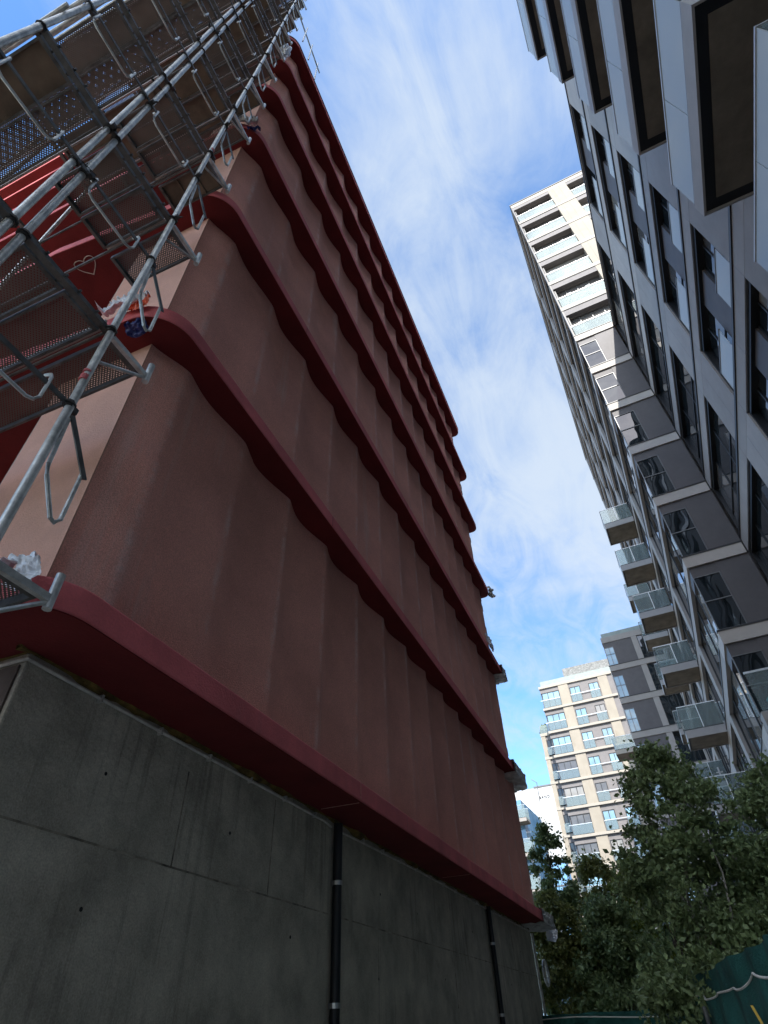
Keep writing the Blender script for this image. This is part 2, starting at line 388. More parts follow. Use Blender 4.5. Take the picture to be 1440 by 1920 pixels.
for i, z in enumerate(LZ):
    top = z+LT
    # body of the slab and its soffit with the shade painted in, one closed slab each
    lm = MB().prism(ledge_outline(), z, top).build('ledge', 'ledge_red', red, smooth=True, bevel=0.012)
    sf = MB().prism(ledge_outline(0.006), z-0.012, z-0.003).build('soffit', 'soffit_shade_red', lm)
    if i: 
        for yy in ((4.9, 9.3, 13.1) if i % 2 else (3.7, 8.1, 12.4)):
            MB().box(XE-0.01, XE+0.0015, yy+0.1*i, yy+0.1*i+0.007, z+0.01, top-0.01).build('seam', 'soffit_shade_red', lm)
    if i < 6:
        z1 = LZ[i+1]-0.012
        a = MB(); vs = []; fs = []
        for yy in ys:
            x = ridge_x(yy, AMP[i], 0.003 if yy > 3.6 else 0.02); vs += [(x, yy, top), (x, yy, z1)]
        for k in range(len(ys)-1): fs.append((2*k, 2*k+2, 2*k+3, 2*k+1))
        n = len(vs); vs += [(-3.5, 1.922, top), (-3.5, 1.922, z1), (-3.5, 16.6, top), (-3.5, 16.6, z1)]
        fs += [(n, 0, 1, n+1), (n-2, n+2, n+3, n-1)]
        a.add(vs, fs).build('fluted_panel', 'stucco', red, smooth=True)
        MB().box(-4.14, -3.021, 1.908, 2.3, top, z1).build('end_wall', 'peach', red)
        rb = MB().box(-14, -4.22, 2.75, 3.0, top, z1).build('recessed_wall', 'concrete_raw', red)
        b = MB()
        for xx in (-6.9, -9.6, -12.4): b.box(xx, xx+1.5, 2.70, 2.76, top+0.3, z1-0.2)
        b.build('window', 'glass_win', rb)
        MB().box(-4.24, -4.14, 1.95, 2.75, top, z1).build('reveal', 'concrete_raw', red)
        # unfinished insulation edge at the far end
        b = MB()
        for k in range(14):
            za = top+(z1-top)*k/14; zb = top+(z1-top)*(k+1)/14
            b.box(-3.5, -2.93-random.uniform(0, 0.07), 16.6, 16.66+random.uniform(0, 0.05), za, zb)
        b.build('insulation_edge', 'foam', red)
# core, roof parapet
MB().box(-14, -3.5, 3.0, 16.6, 0, LZ[6]).build('core', 'concrete_raw', red)
MB().prism([(x if x < -3 else x+0.0, y) for x, y in ledge_outline(-0.02)], LZ[6]+LT+0.002, LZ[6]+LT+0.05).build('roof_coping', 'panel_light', red)
# concrete base
XC = -3.17
base = MB()
base.box(-14, XC, 2.11, 16.7, 0, LZ[0]-0.014)
cb = base.build('concrete_wall', 'concrete_dark', red, bevel=0.015)
MB().box(-14, XC-0.03, 2.095, 2.109, 0, LZ[0]-0.10).build('front_shade_sheet', 'front_shade_brown', red)  # thin sheet over the wall's front, its dark brown stands for shade
jt = MB()
jt.box(XC-0.02, XC+0.004, 2.13, 16.68, 0.95+GZ-0.006, 0.95+GZ+0.006)
for yy, za, zb in ((3.75, 0.95, 1.6), (5.05, 0.95, 1.72), (10.4, 0.3, 1.72), (14.6, -0.5, 1.7)):
    jt.box(XC-0.02, XC+0.0035, yy, yy+0.012, za+GZ, zb+GZ)
jt.build('joint', 'joint_dark', cb)
rb = random.Random(5)
for yy, zz in ((2.95, 1.35), (3.05, 0.62), (4.4, 1.3), (5.5, 0.7), (7.6, 1.3), (7.5, 0.5), (8.9, 1.25), (9.9, 0.6), (11.6, 1.3), (14.0, 0.7), (15.3, 1.3)):
    MB().tube([(XC-0.01, yy, zz+GZ), (XC+0.0025, yy, zz+GZ)], rb.uniform(0.009, 0.014), 10).build('tie_hole', 'black_gap', cb)
# ragged strip of old foam and bitumen under the lowest ledge
def ragged(p0, p1, nrm, n, seed):
    vs = []; zt = LZ[0]-0.013
    for k in range(n+1):
        u = k/n; x = p0[0]+(p1[0]-p0[0])*u; y = p0[1]+(p1[1]-p0[1])*u
        q = max(0, noise.noise(Vector((k*0.13, seed, 1)))*1.6+0.35)
        h = 0.012+0.075*min(1, q)*(0.75+0.4*noise.noise(Vector((k*0.9, seed, 4)))); d = 0.015+0.04*min(1, q)+random.uniform(0, 0.012)
        vs += [(x, y, zt), (x+nrm[0]*d, y+nrm[1]*d, zt), (x+nrm[0]*d*0.8, y+nrm[1]*d*0.8, zt-h*0.6), (x, y, zt-h)]
    fs = []
    for k in range(n):
        for j in range(4): fs.append((4*k+j, 4*k+(j+1) % 4, 4*k+4+(j+1) % 4, 4*k+4+j))
    MB().add(vs, fs).build('foam_strip', 'foam', red)
ragged((XC-0.01, 2.02), (XC-0.01, 16.6), (1, 0), 240, 9)
ragged((-9, 2.12), (-3.2, 2.12), (0, -1), 90, 5)
# conduit with clips
zc_ = 1.765+GZ
for pts in ([(-9, 2.09, zc_-0.02), (-3.25, 2.09, zc_), (XC+0.022, 2.10, zc_+0.003), (XC+0.022, 2.3, zc_), (XC+0.022, 6.05, zc_-0.01), (XC+0.022, 6.2, zc_-0.03)],
            [(XC+0.022, 6.42, zc_-0.03), (XC+0.022, 9, zc_), (XC+0.022, 12.6, zc_-0.015), (XC+0.022, 12.78, zc_-0.015), (XC+0.022, 16.6, zc_)]):
    c_ = MB().tube(pts, 0.013, 8).build('conduit', 'conduit', red, smooth=True)
    y = pts[0][1]
    lo, hi = (2.55, 6.1) if pts[0][0] < -5 else (6.9, 16.4)
    while y < hi:
        if y > lo: MB().box(XC, XC+0.042, y-0.008, y+0.008, zc_-0.028, zc_+0.022).build('clip', 'conduit', c_)
        y += 0.62
for yy, r in ((6.3, 0.048), (12.68, 0.045)):
    dp = MB().tube([(XC+0.06, yy, 0), (XC+0.06, yy, LZ[0]-0.06)], r, 12).build('downpipe', 'black_pipe', red, smooth=True)
    for zz in (0.25, 1.22):
        b = MB(); b.tube([(XC+0.06, yy, zz+GZ-0.02), (XC+0.06, yy, zz+GZ+0.02)], r+0.004, 12)
        b.box(XC, XC+0.03, yy-0.02, yy+0.02, zz+GZ-0.02, zz+GZ+0.02)
        b.build('pipe_clamp', 'clip_metal', dp)
MB().tube([(XC+0.03, 16.74, 0), (XC+0.03, 16.74, LZ[0]-0.1)], 0.03, 8).build('corner_pipe', 'conduit', red)
# panel joints on the lowest ledge
b = MB()
for yy in (5.86, 9.95): b.box(XE-0.01, XE+0.003, yy, yy+0.006, LZ[0]+0.01, LZ[0]+LT-0.01); b.box(-3.1, XE-0.02, yy, yy+0.006, LZ[0]-0.0165, LZ[0]-0.011)
b.build('ledge_joint', 'stucco', red)
# chalk mark on a ledge soffit
hz = LZ[2]-0.016; hp = []
for k in range(40):
    t = 2*math.pi*k/40
    hx = 0.16*math.sin(t)**3; hy = -(0.125*math.cos(t)-0.05*math.cos(2*t)-0.02*math.cos(3*t))*0.9
    hp.append((-4.93+hx, 1.76+hy, hz))
MB().tube(hp, 0.006, 4, closed=True).build('chalk_mark', 'toe_wood', red)

# loose things stuck to the red building
def crumple(name, label, cat, c, size, m, seed, sub=3, amp=0.45, group=None):
    import bmesh
    bm = bmesh.new(); bmesh.ops.create_icosphere(bm, subdivisions=sub, radius=1)
    for v in bm.verts:
        n = v.co.copy()
        k = 1+amp*noise.noise(n*1.6+Vector((seed, 0, 0)))+amp*0.55*noise.noise(n*4.2+Vector((0, seed, 0)))+amp*0.3*noise.noise(n*9+Vector((0, 0, seed)))
        v.co = Vector((n.x*size[0]*k, n.y*size[1]*k, n.z*size[2]*k))
    me = bpy.data.meshes.new(name); bm.to_mesh(me); bm.free()
    o = bpy.data.objects.new(name, me); COL.objects.link(o); o.location = c
    me.materials.append(MAT[m]); return tag(o, label, cat, group)
def drape(name, label, cat, c, u, v, m, seed, amp=0.26, n=26, fold=0.0):
    """crumpled sheet: grid spanned by u and v round c, creased along its normal, with a ragged edge"""
    c, u, v = Vector(c), Vector(u), Vector(v); nr = u.cross(v).normalized(); L = (u.length+v.length)/2
    vs = []
    for i in range(n+1):
        for j in range(n+1):
            a_, b_ = i/n-0.5, j/n-0.5
            rg = 1+0.14*noise.noise(Vector((math.atan2(b_, a_)*1.3, seed, 2)))*(max(abs(a_), abs(b_))*2)**2
            q = c+(u*a_+v*b_)*rg*(1-0.25*(a_*a_*4)*(b_*b_*4))
            h = noise.noise(Vector((a_*3.2, b_*3.2, seed)))+0.6*abs(noise.noise(Vector((a_*7, b_*7+seed, 1))))+0.12*noise.noise(Vector((a_*15, b_*15, seed)))
            q += nr*(h*amp*L+fold*L*(a_*a_)*2)
            q += Vector((noise.noise(Vector((a_*9, b_*9, seed+3))), noise.noise(Vector((a_*9, b_*9, seed+5))), noise.noise(Vector((a_*9, b_*9, seed+7)))))*0.02*L
            vs.append(tuple(q-c))
    fs = [(i*(n+1)+j, (i+1)*(n+1)+j, (i+1)*(n+1)+j+1, i*(n+1)+j+1) for i in range(n) for j in range(n)]
    me = bpy.data.meshes.new(name); me.from_pydata(vs, [], fs); me.update()
    for p_ in me.polygons: p_.use_smooth = True
    o = bpy.data.objects.new(name, me); COL.objects.link(o); o.location = c
    me.materials.append(MAT[m]); return tag(o, label, cat)
def sleeve(label, z, y0, y1, m, seed, grow=0.03):
    """plastic sleeve pulled over the end of a ledge"""
    n = 16; vs = []; sec = []
    for k in range(28):
        t = k/28*4; e = int(t); f = t-e
        x0, x1, z0, z1 = -3.3, XE+grow, z-grow, z+LT+grow
        P = [(x1, z0), (x1, z1), (x0, z1), (x0, z0), (x1, z0)]
        sec.append((P[e][0]+(P[e+1][0]-P[e][0])*f, P[e][1]+(P[e+1][1]-P[e][1])*f))
    cx, cz = -2.95, z+LT/2
    for i in range(n+1):
        u = i/n; y = y0+(y1-y0)*u; tp = 1.0 if u < 0.75 else 1.0-0.55*((u-0.75)/0.25)**1.5
        for k, (x, zz) in enumerate(sec):
            h = 0.035*noise.noise(Vector((u*6, k*0.45, seed)))+0.018*noise.noise(Vector((u*17, k*1.1, seed)))
            dx, dz = x-cx, zz-cz; L = math.hypot(dx, dz)
            vs.append((cx+dx*(tp+h/L*1.0)+0.0, y+0.03*noise.noise(Vector((k*0.9, seed, u*3))), cz+dz*(tp*0.9+0.1)+h*0.9*(dz/L)*2))
    fs = [(i*28+k, i*28+(k+1) % 28, (i+1)*28+(k+1) % 28, (i+1)*28+k) for i in range(n) for k in range(28)]
    fs.append(tuple(n*28+k for k in range(28)))
    c = Vector((cx, y0, z)); me = bpy.data.meshes.new('plastic_sleeve')
    me.from_pydata([tuple(Vector(v)-c) for v in vs], [], fs); me.update()
    o = bpy.data.objects.new('plastic_sleeve', me); COL.objects.link(o); o.location = c; me.materials.append(MAT[m])
    return tag(o, label, 'plastic sleeve')
drape('plastic_sheet', 'white crumpled plastic sheet lying on the near end of the lowest red ledge', 'plastic sheet', (-2.95, 1.62, LZ[0]+0.24), (0.34, 0.04, 0.02), (0.0, 0.10, 0.14), 'plastic_white', 3)
drape('plastic_sheet', 'torn white plastic piece hanging over the edge of the lowest ledge beside the scaffold foot', 'plastic sheet', (-2.74, 1.60, LZ[0]+0.10), (0.20, 0.03, -0.05), (0.02, 0.02, 0.23), 'plastic_white', 8)
drape('plastic_sheet', 'clear plastic wrap over the end of the second red ledge behind the scaffold', 'plastic sheet', (-3.15, 1.58, LZ[1]+0.28), (0.50, 0.05, 0.0), (0, 0.12, 0.34), 'plastic_white', 5)
drape('plastic_film', 'orange plastic film wrapped on the end of the second red ledge', 'plastic film', (-2.97, 1.59, LZ[1]+0.16), (0.24, 0.03, 0.02), (0.02, 0.02, 0.20), 'plastic_orange', 11)
drape('plastic_film', 'dark blue plastic film under the end of the second red ledge', 'plastic film', (-3.02, 1.70, LZ[1]-0.05), (0.22, 0.0, 0.02), (0.0, 0.15, -0.06), 'plastic_blue', 12)
drape('plastic_sheet', 'white plastic sheet on the end of the third red ledge', 'plastic sheet', (-2.88, 1.58, LZ[2]+0.18), (0.36, 0.08, 0.0), (0.0, 0.03, 0.24), 'plastic_white', 15)
drape('plastic_sheet', 'grey plastic sheet bunched on the end of the fourth red ledge', 'plastic sheet', (-2.84, 1.64, LZ[3]+0.22), (0.45, 0.20, 0.0), (0, 0.10, 0.42), 'plastic_dusty', 16)
drape('plastic_film', 'dark blue plastic film beside the end of the fourth red ledge', 'plastic film', (-2.70, 1.78, LZ[3]+0.04), (0.2, 0.1, 0), (0, 0.06, 0.2), 'plastic_blue', 17)
crumple('plastic_sack', 'white plastic sack hanging at the end of the sixth red ledge', 'plastic sack', (-2.62, 1.66, LZ[5]+0.15), (0.15, 0.11, 0.45), 'plastic_white', 18, 4, 0.35)
sleeve('dusty plastic sleeve over the far end of the lowest red ledge', LZ[0], 15.6, 17.5, 'plastic_dusty', 21)
drape('plastic_flap', 'pale torn plastic flap at the outer tip of the lowest red ledge far end', 'plastic flap', (-2.80, 17.5, LZ[0]-0.08), (0.26, 0.12, 0.0), (0.02, 0.12, 0.30), 'plastic_white', 23, 0.12)
sleeve('dusty plastic sleeve over the far end of the second red ledge', LZ[1], 15.3, 17.2, 'plastic_dusty', 25, 0.05)
sleeve('brown dusty wrap over the far end of the third red ledge', LZ[2], 16.2, 17.0, 'plastic_dusty', 27, 0.05)
drape('plastic_flap', 'torn white flap sticking up from the third red ledge near its far end', 'plastic flap', (-2.62, 15.0, LZ[2]+0.38), (0.05, 0.75, -0.10), (0.0, 0.25, 0.42), 'plastic_white', 28, 0.12)
drape('plastic_flap', 'small pale plastic tuft on the far end of the fourth red ledge', 'plastic flap', (-2.60, 16.8, LZ[3]+0.12), (0.1, 0.40, 0), (0.06, 0, 0.4), 'plastic_dusty', 29, 0.25)
rc = [(XC+0.16+0.0, 17.0+0.22*math.cos(2*math.pi*k/24), 1.02+GZ+0.22*math.sin(2*math.pi*k/24)) for k in range(24)]
tag(MB().tube(rc, 0.035, 8, closed=True).build('hose_ring', 'conduit', None, smooth=True), 'small grey hose ring hanging by the far corner of the concrete base', 'ring')

# ------------------------------------------------------------------ scaffold
SX = -2.42
sc = thing('scaffold', 'galvanised tube scaffold with perforated decks in front of the red building', 'scaffold', (-3.6, 0.5, 0))
PA, PB, PB2, PC = (SX+0.03, 1.20), (SX, 0.41), (SX, 0.50), (SX, -0.28)
levels = [3.66+1.94*n+GZ for n in range(-1, 11)]
TOP = levels[-1]+1.5
def wob(x, y, n=12):
    return [(x+0.006*math.sin(k*1.7+x*9+y*5), y+0.006*math.cos(k*1.3+y*3), TOP*k/n) for k in range(n+1)]
for (x, y) in (PA, PB, PB2, PC):
    MB().tube(wob(x, y), 0.0245, 12).build('standard', 'galv', sc, smooth=True)
for (x, y) in ((-4.95, 1.2), (-4.95, 0.41), (-4.95, 0.50), (-4.95, -0.28)):
    MB().tube(wob(x, y), 0.0245, 8).build('standard', 'galv', sc, smooth=True)
def coupler(x, y, z, s=1.0):
    b = MB()
    b.tube([(x, y, z-0.028*s), (x, y, z+0.028*s)], 0.031*s, 10)
    b.tube([(x, y, z-0.006), (x, y, z+0.006)], 0.043*s, 8)
    a = random.uniform(0, 6.28)
    b.obox((x+0.05*math.cos(a), y+0.05*math.sin(a), z), (0.018, 0, 0), (0, 0.018, 0), (0, 0, 0.022))
    b.tube([(x+0.05*math.cos(a), y+0.05*math.sin(a), z), (x+0.095*math.cos(a+.3), y+0.095*math.sin(a+.3), z+0.01)], 0.008, 6)
    b.build('coupler', 'coupler', sc)
def deck(x0, x1, y0, y1, z, kind):
    fr = MB()
    fr.box(x0, x1, y0, y0+0.018, z-0.045, z+0.012); fr.box(x0, x1, y1-0.018, y1, z-0.045, z+0.012)
    fr.box(x0, x0+0.03, y0+0.018, y1-0.018, z-0.045, z+0.008); fr.box(x1-0.03, x1, y0+0.018, y1-0.018, z-0.045, z+0.008)
    f_ = fr.build('deck_panel', 'galv_dark', sc)
    if kind == 'perf':
        MB().add([(x0+.03, y0+.018, z), (x1-.03, y0+.018, z), (x1-.03, y1-.018, z), (x0+.03, y1-.018, z)], [(0, 3, 2, 1)]).build('perforated_sheet', 'perforated', f_)
    else:
        b = MB(); n = 1
        b.box(x0+.03, x1-.03, y0+.018, y1-.018, z-0.006, z+0.006)
        for q in (0.33, 0.66):
            xx = x0+(x1-x0)*q; b.box(xx-.012, xx+.012, y0+.018, y1-.018, z-0.022, z-0.007)
        b.build('plywood_sheet', 'plywood', f_)
kinds = {0: 'ppppp', 1: 'wpppp', 2: 'wpppp', 3: 'ppppw', 4: 'ppwwp', 5: 'wpppw', 6: 'ppwpp', 7: 'wpwwp'}
for i, z in enumerate(levels):
    kk = kinds.get(i, 'wpwpw')
    K = lambda j: 'perf' if kk[j] == 'p' else 'ply'
    xl = -4.90
    xm = -3.15 if i in (2, 3) else xl
    deck(xl, SX-0.05, -0.25, 0.065, z, K(0)); deck(xl, SX-0.05, 0.075, 0.385, z, K(1))
    deck(xm, SX-0.05, 0.54, 0.85, z, K(2)); deck(xm, SX-0.05, 0.865, 1.165, z, K(3))
    deck(xm if i in (2, 3) else -4.4, SX-0.03, 1.25, 1.55, z-0.01, K(4))
    for (ya, yb) in ((-0.28, 0.41), (0.50, 1.20)):
        t = MB()                                           # U section transom with hooks
        t.box(SX-0.024, SX-0.016, ya, yb, z-0.06, z-0.02); t.box(SX+0.016, SX+0.024, ya, yb, z-0.06, z-0.02)
        t.box(SX-0.016, SX+0.016, ya, yb, z-0.06, z-0.053)
        for q in (0.2, 0.42, 0.58, 0.8):
            yy = ya+(yb-ya)*q; t.tube([(SX-0.06, yy, z-0.03), (SX+0.045, yy, z-0.03)], 0.009, 6)
        t.build('transom', 'galv_dark', sc)
        t = MB(); t.box(-4.97, -4.93, ya, yb, z-0.075, z-0.02); t.build('transom', 'galv_dark', sc)
        # end guard: flat bar and a hung loop
        gz = z+1.06
        g_ = MB(); g_.obox((SX+0.03, (ya+yb)/2-0.01, gz), (0.006, 0, 0), (0, (yb-ya)/2+0.05, 0), (0, 0, 0.018))
        g_.build('guard_bar', 'galv_dark', sc)
        lo, hi = ya+0.08, yb-0.16
        MB().tube([(SX-0.05, lo, gz+0.13), (SX+0.01, lo, gz+0.10), (SX+0.03, lo, gz+0.06), (SX+0.03, lo, gz-0.12), (SX+0.03, lo+0.02, gz-0.17), (SX+0.03, lo+0.06, gz-0.19),
                   (SX+0.03, hi-0.06, gz-0.19), (SX+0.03, hi-0.02, gz-0.17), (SX+0.03, hi, gz-0.12), (SX+0.03, hi, gz+0.06), (SX+0.01, hi, gz+0.10), (SX-0.05, hi, gz+0.13)], 0.0105, 8).build('guard_loop', 'galv', sc, smooth=True)
    # side rails and toe boards
    for (yy, off) in ((-0.33, 1.0), (-0.33, 0.5)):
        MB().tube([(-5.0, yy, z+off), (SX+0.06, yy, z+off)], 0.019, 8).build('guardrail', 'galv', sc, smooth=True)
    MB().box(xl, SX-0.08, 0.392, 0.408, z+0.02, z+0.15).build('toe_board', 'toe_wood', sc)
    MB().box(xm, SX-0.06, 1.175, 1.195, z+0.01, z+0.13).build('toe_board', 'toe_wood', sc)
    MB().tube([(-4.98, 1.19, z-0.06), (SX-0.02, 1.19, z-0.06)], 0.012, 6).build('ledger', 'galv_dark', sc)
    # console bracket
    br = MB()
    br.obox((SX, 1.40, z-0.045), (0.016, 0, 0), (0, 0.20, 0), (0, 0, 0.02))
    br.tube([(SX, 1.22, z-0.36), (SX, 1.26, z-0.34), (SX, 1.58, z-0.07)], 0.013, 6)
    b_ = br.build('bracket', 'galv', sc)
    MB().tube([(SX, 1.60, z-0.10), (SX, 1.60, z+0.11)], 0.023, 10).build('spigot', 'galv', b_, smooth=True)
    lp = MB()
    lp.tube([(SX+0.02, 1.24, z+0.98), (SX+0.02, 1.26, z+0.62), (SX+0.02, 1.28, z+0.55), (SX+0.02, 1.40, z+0.34), (SX+0.02, 1.43, z+0.33), (SX+0.02, 1.455, z+0.37), (SX+0.02, 1.455, z+0.72)], 0.0125, 8)
    lp.build('guard_loop', 'galv', sc, smooth=True)
    MB().obox((SX+0.03, 1.36, z+0.85), (0.005, 0, 0), (0, 0.115, -0.16), (0, 0.014, 0.010)).build('guard_bar', 'galv_dark', sc)
    for (x, y) in (PA, PB, PB2, PC): coupler(x, y, z-0.05); coupler(x, y, z+1.06, 0.9)
for zz, hh in ((4.62, 0.05), (4.70, 0.02), (9.2, 0.04)):
    MB().tube([(PA[0], PA[1], zz), (PA[0], PA[1], zz+hh)], 0.0272, 12).build('marking_tape', 'tape_red', sc)
# putlogs clamped along the pair of standards and slender tubes above the roof
b = MB()
for zz in (4.6, 6.4, 8.8, 12.3):
    b.tube([(SX-0.02, 0.36, zz), (SX+0.02, 0.56, zz+0.01)], 0.012, 6)
b.build('clamp_rod', 'coupler', sc)
for (yy, xx) in ((1.9, -2.45), (2.3, -2.5), (2.75, -2.55)):
    MB().tube([(xx, yy, LZ[6]-0.3), (xx, yy, LZ[6]+1.9)], 0.02, 6).build('roof_post', 'galv', sc)
MB().tube([(-2.45, 1.3, LZ[6]+1.3), (-2.55, 2.9, LZ[6]+1.3)], 0.02, 6).build('roof_rail', 'galv', sc)

# ------------------------------------------------------------------ near apartment block (street frame 2)
XF = 5.07
blk = thing('apartment_block', 'grey panelled apartment block with black banded windows and long glass balconies', 'building', (10, 4, 0), True)
bn = [12.25+3.1*n+GZ for n in range(-4, 6)]        # underside of each light band
ROOF = 27.78+GZ
MB().box(XF+0.42, 17, -14, 19.98, 0, ROOF-0.05).build('core', 'panel_char', blk)
MB().box(XF-0.03, 17.1, -14, 20.0, ROOF, ROOF+0.10).build('roof_coping', 'frame_black', blk)
def window2(parent, y0, y1, z0, z1, x, panes, m='glass_win', frame='frame_black', mid=None):
    """window in the X=x plane facing -X, frame 2"""
    fr = MB(); t = 0.05
    fr.box(x-0.03, x+0.05, y0, y1, z0, z0+t); fr.box(x-0.03, x+0.05, y0, y1, z1-t, z1)
    for k in range(panes+1):
        yy = y0+(y1-y0-t)*k/panes; fr.box(x-0.028, x+0.048, yy, yy+t, z0+t, z1-t)
    if mid: fr.box(x-0.026, x+0.046, y0+t, y1-t, mid-0.025, mid+0.025)
    w = fr.build('window', frame, parent)
    if m == 'glass_win' and panes > 1:
        for k in range(panes):
            ya_ = y0+(y1-y0-t)*k/panes+t*0.5; yb_ = y0+(y1-y0-t)*(k+1)/panes+t*0.5
            MB().box(x+0.0+0.002*k, x+0.012, ya_, yb_, z0+0.01, z1-0.01).build('pane', random.choice(['glass_win']*6+['glass_blind', 'glass_curtain']), w)
    else: MB().box(x+0.0, x+0.012, y0+0.01, y1-0.01, z0+0.01, z1-0.01).build('pane', m, w)
    return w
for i, b0 in enumerate(bn):
    zt = b0+0.57
    last = (i == len(bn)-1)
    fb = MB().box(XF, XF+0.42, -14, 19.94, b0, min(zt, ROOF-0.002)).build('floor_band', random.choice(['panel_light', 'panel_light_b', 'panel_light_c']), blk)
    for yy in (6.65, 8.9, 11.1, 13.15, 15.0, 17.4): MB().box(XF-0.0015, XF+0.01, yy, yy+0.010, b0+0.002, min(zt, ROOF-0.01)).build('joint', 'frame_grey', fb)
    if not last: MB().box(XF-0.035, XF+0.10, -14, 19.93, zt, zt+0.10).build('flashing', 'frame_black', blk)
    if i == 0: continue
    z0 = bn[i-1]+0.645; z1 = b0
    # light piers with hairline joints
    for (ya, yb) in ((-14, -9), (-4, -1), (5.75, 8.92), (13.15, 14.98)):
        pr = MB().box(XF+0.003, XF+0.42, ya, yb, z0, z1).build('pier', random.choice(['panel_light', 'panel_light_b', 'panel_light_c']), blk)
        if ya > 5: MB().box(XF+0.001, XF+0.01, ya+0.9, ya+0.908, z0, z1).build('joint', 'frame_grey', pr)
    # opening A: two French windows either side of a dark panel
    for (ya, yb) in ((8.92, 10.32), (11.45, 13.15)):
        window2(blk, ya+0.02, yb-0.02, z0, z1-0.03, XF+0.24, 2, mid=z0+1.12)
    MB().box(XF+0.16, XF+0.42, 10.32, 11.45, z0, z1).build('infill_panel', 'panel_char', blk)
    for (ya, yb) in ((9.05, 10.30), (11.50, 13.05)):
        gq = MB().box(XF+0.06, XF+0.072, ya, yb, z0+0.06, z0+1.08).build('balustrade', 'glass_frost', blk)
        MB().box(XF+0.045, XF+0.085, ya-0.02, yb+0.02, z0+1.08, z0+1.12).build('handrail', 'frame_grey', gq)
        MB().box(XF+0.045, XF+0.085, ya, yb, z0+0.0, z0+0.06).build('glass_channel', 'frame_grey', gq)
    MB().box(XF+0.02, XF+0.42, 8.90, 13.17, z1-0.028, z1-0.002).build('lintel', 'frame_grey', blk)
    for (ya, yb) in ((8.92, 13.15), (14.98, 19.94)):
        q = MB(); q.box(XF+0.06, XF+0.30, ya, yb, z1-0.15, z1-0.029); q.box(XF+0.06, XF+0.30, ya, ya+0.07, z0, z1-0.15); q.box(XF+0.06, XF+0.30, yb-0.07, yb, z0, z1-0.15)
        q.build('reveal', 'frame_black', blk)
    # opening B: tall corner glazing
    window2(blk, 15.0, 19.9, z0, z1-0.03, XF+0.20, 3, mid=z0+1.0)
    MB().box(XF+0.02, XF+0.42, 14.96, 19.95, z1-0.028, z1-0.002).build('lintel', 'frame_grey', blk)
    # behind the balconies and towards the camera's back
    window2(blk, -0.95, 5.70, z0, z1-0.03, XF+0.24, 5)
    window2(blk, -8.9, -4.1, z0, z1-0.03, XF+0.24, 3)
def balcony2(parent, x0, x1, y0, y1, s, joint, glass='glass_frost', fh=0.38, soff='soffit_brown', fac='panel_cool', ends=(True, True), big=True):
    """projecting balcony: fascia tray, soffit, glass with rail; outer edge at x0, wall at x1"""
    e = 0.035
    sl = MB()
    sl.box(x0, x0+e, y0, y1, s, s+fh); sl.box(x0+e, x1, y0, y0+e, s, s+fh); sl.box(x0+e, x1, y1-e, y1, s, s+fh)
    sl.box(x0+e, x1, y0+e, y1-e, s+0.10, s+fh-0.01)
    bl_ = sl.build('balcony', fac, parent)
    MB().box(x0+e, x1, y0+e, y1-e, s+0.055, s+0.098).build('shadow_gap', 'frame_black', bl_)
    q = 0.17 if big else 0.06
    MB().box(x0+e+q, x1-0.02, y0+e+q, y1-e-q, s+0.03, s+0.054).build('soffit_board', soff, bl_)
    ch = MB(); zt = s+fh
    ch.box(x0+0.012, x0+0.045, y0+0.012, y1-0.012, zt, zt+0.045)
    ch.box(x0+0.045, x1, y0+0.012, y0+0.045, zt, zt+0.045); ch.box(x0+0.045, x1, y1-0.045, y1-0.012, zt, zt+0.045)
    ch.build('glass_channel', 'frame_black', bl_)
    zg, zr = zt+0.045, s+1.42
    cuts = [y0+0.02]+joint+[y1-0.02]
    for a, b in zip(cuts[:-1], cuts[1:]):
        MB().box(x0+0.02, x0+0.034, a+0.006, b-0.006, zg, zr).build('glass_panel', glass, bl_)
    for a in (y0+0.022, y1-0.036):
        MB().box(x0+0.05, x1-0.02, a, a+0.014, zg, zr).build('glass_panel', glass if not big else 'glass_rail', bl_)
    rl = MB()
    rl.box(x0+0.008, x0+0.046, y0+0.01, y1-0.01, zr, zr+0.03)
    rl.box(x0+0.046, x1, y0+0.012, y0+0.045, zr, zr+0.03); rl.box(x0+0.046, x1, y1-0.045, y1-0.012, zr, zr+0.03)
    rl.build('handrail', 'alu' if big else 'alu', bl_)
    return bl_
for n in range(-2, 5):
    balcony2(blk, 3.36, XF, 2.70, 5.53, 9.50+3.11*n+GZ, [4.13])

# ------------------------------------------------------------------ tall tower at the end of the block
tw = thing('apartment_tower', 'tall apartment tower with sunlit beige end wall and glass balconies', 'building', (11, 35, 0), True)
XT, YT, YE = 3.03, 20.0, 50.0
TROOF = 47.62+GZ
MB().box(XT+0.35, 20, YT+1.3, YE, 0, TROOF-0.06).build('core', 'taupe', tw)
MB().box(XT-0.04, 20, YT-0.04, YE+0.05, TROOF, TROOF+0.12).build('roof_coping', 'frame_black', tw)
low = [b for b in bn]                                   # lower floors share the block's levels
def window1(parent, x0, x1, z0, z1, y, cols, m='glass_win', frame='frame_black', mid=None, t=0.045):
    """window in the Y=y plane facing the camera"""
    fr = MB()
    fr.box(x0, x1, y-0.03, y+0.04, z0, z0+t); fr.box(x0, x1, y-0.03, y+0.04, z1-t, z1)
    for k in range(cols+1):
        xx = x0+(x1-x0-t)*k/cols; fr.box(xx, xx+t, y-0.028, y+0.038, z0+t, z1-t)
    if mid: fr.box(x0+t, x1-t, y-0.026, y+0.036, mid-0.02, mid+0.02)
    w = fr.build('window', frame, parent)
    MB().box(x0+0.01, x1-0.01, y, y+0.012, z0+0.01, z1-0.01).build('pane', m, w)
    return w
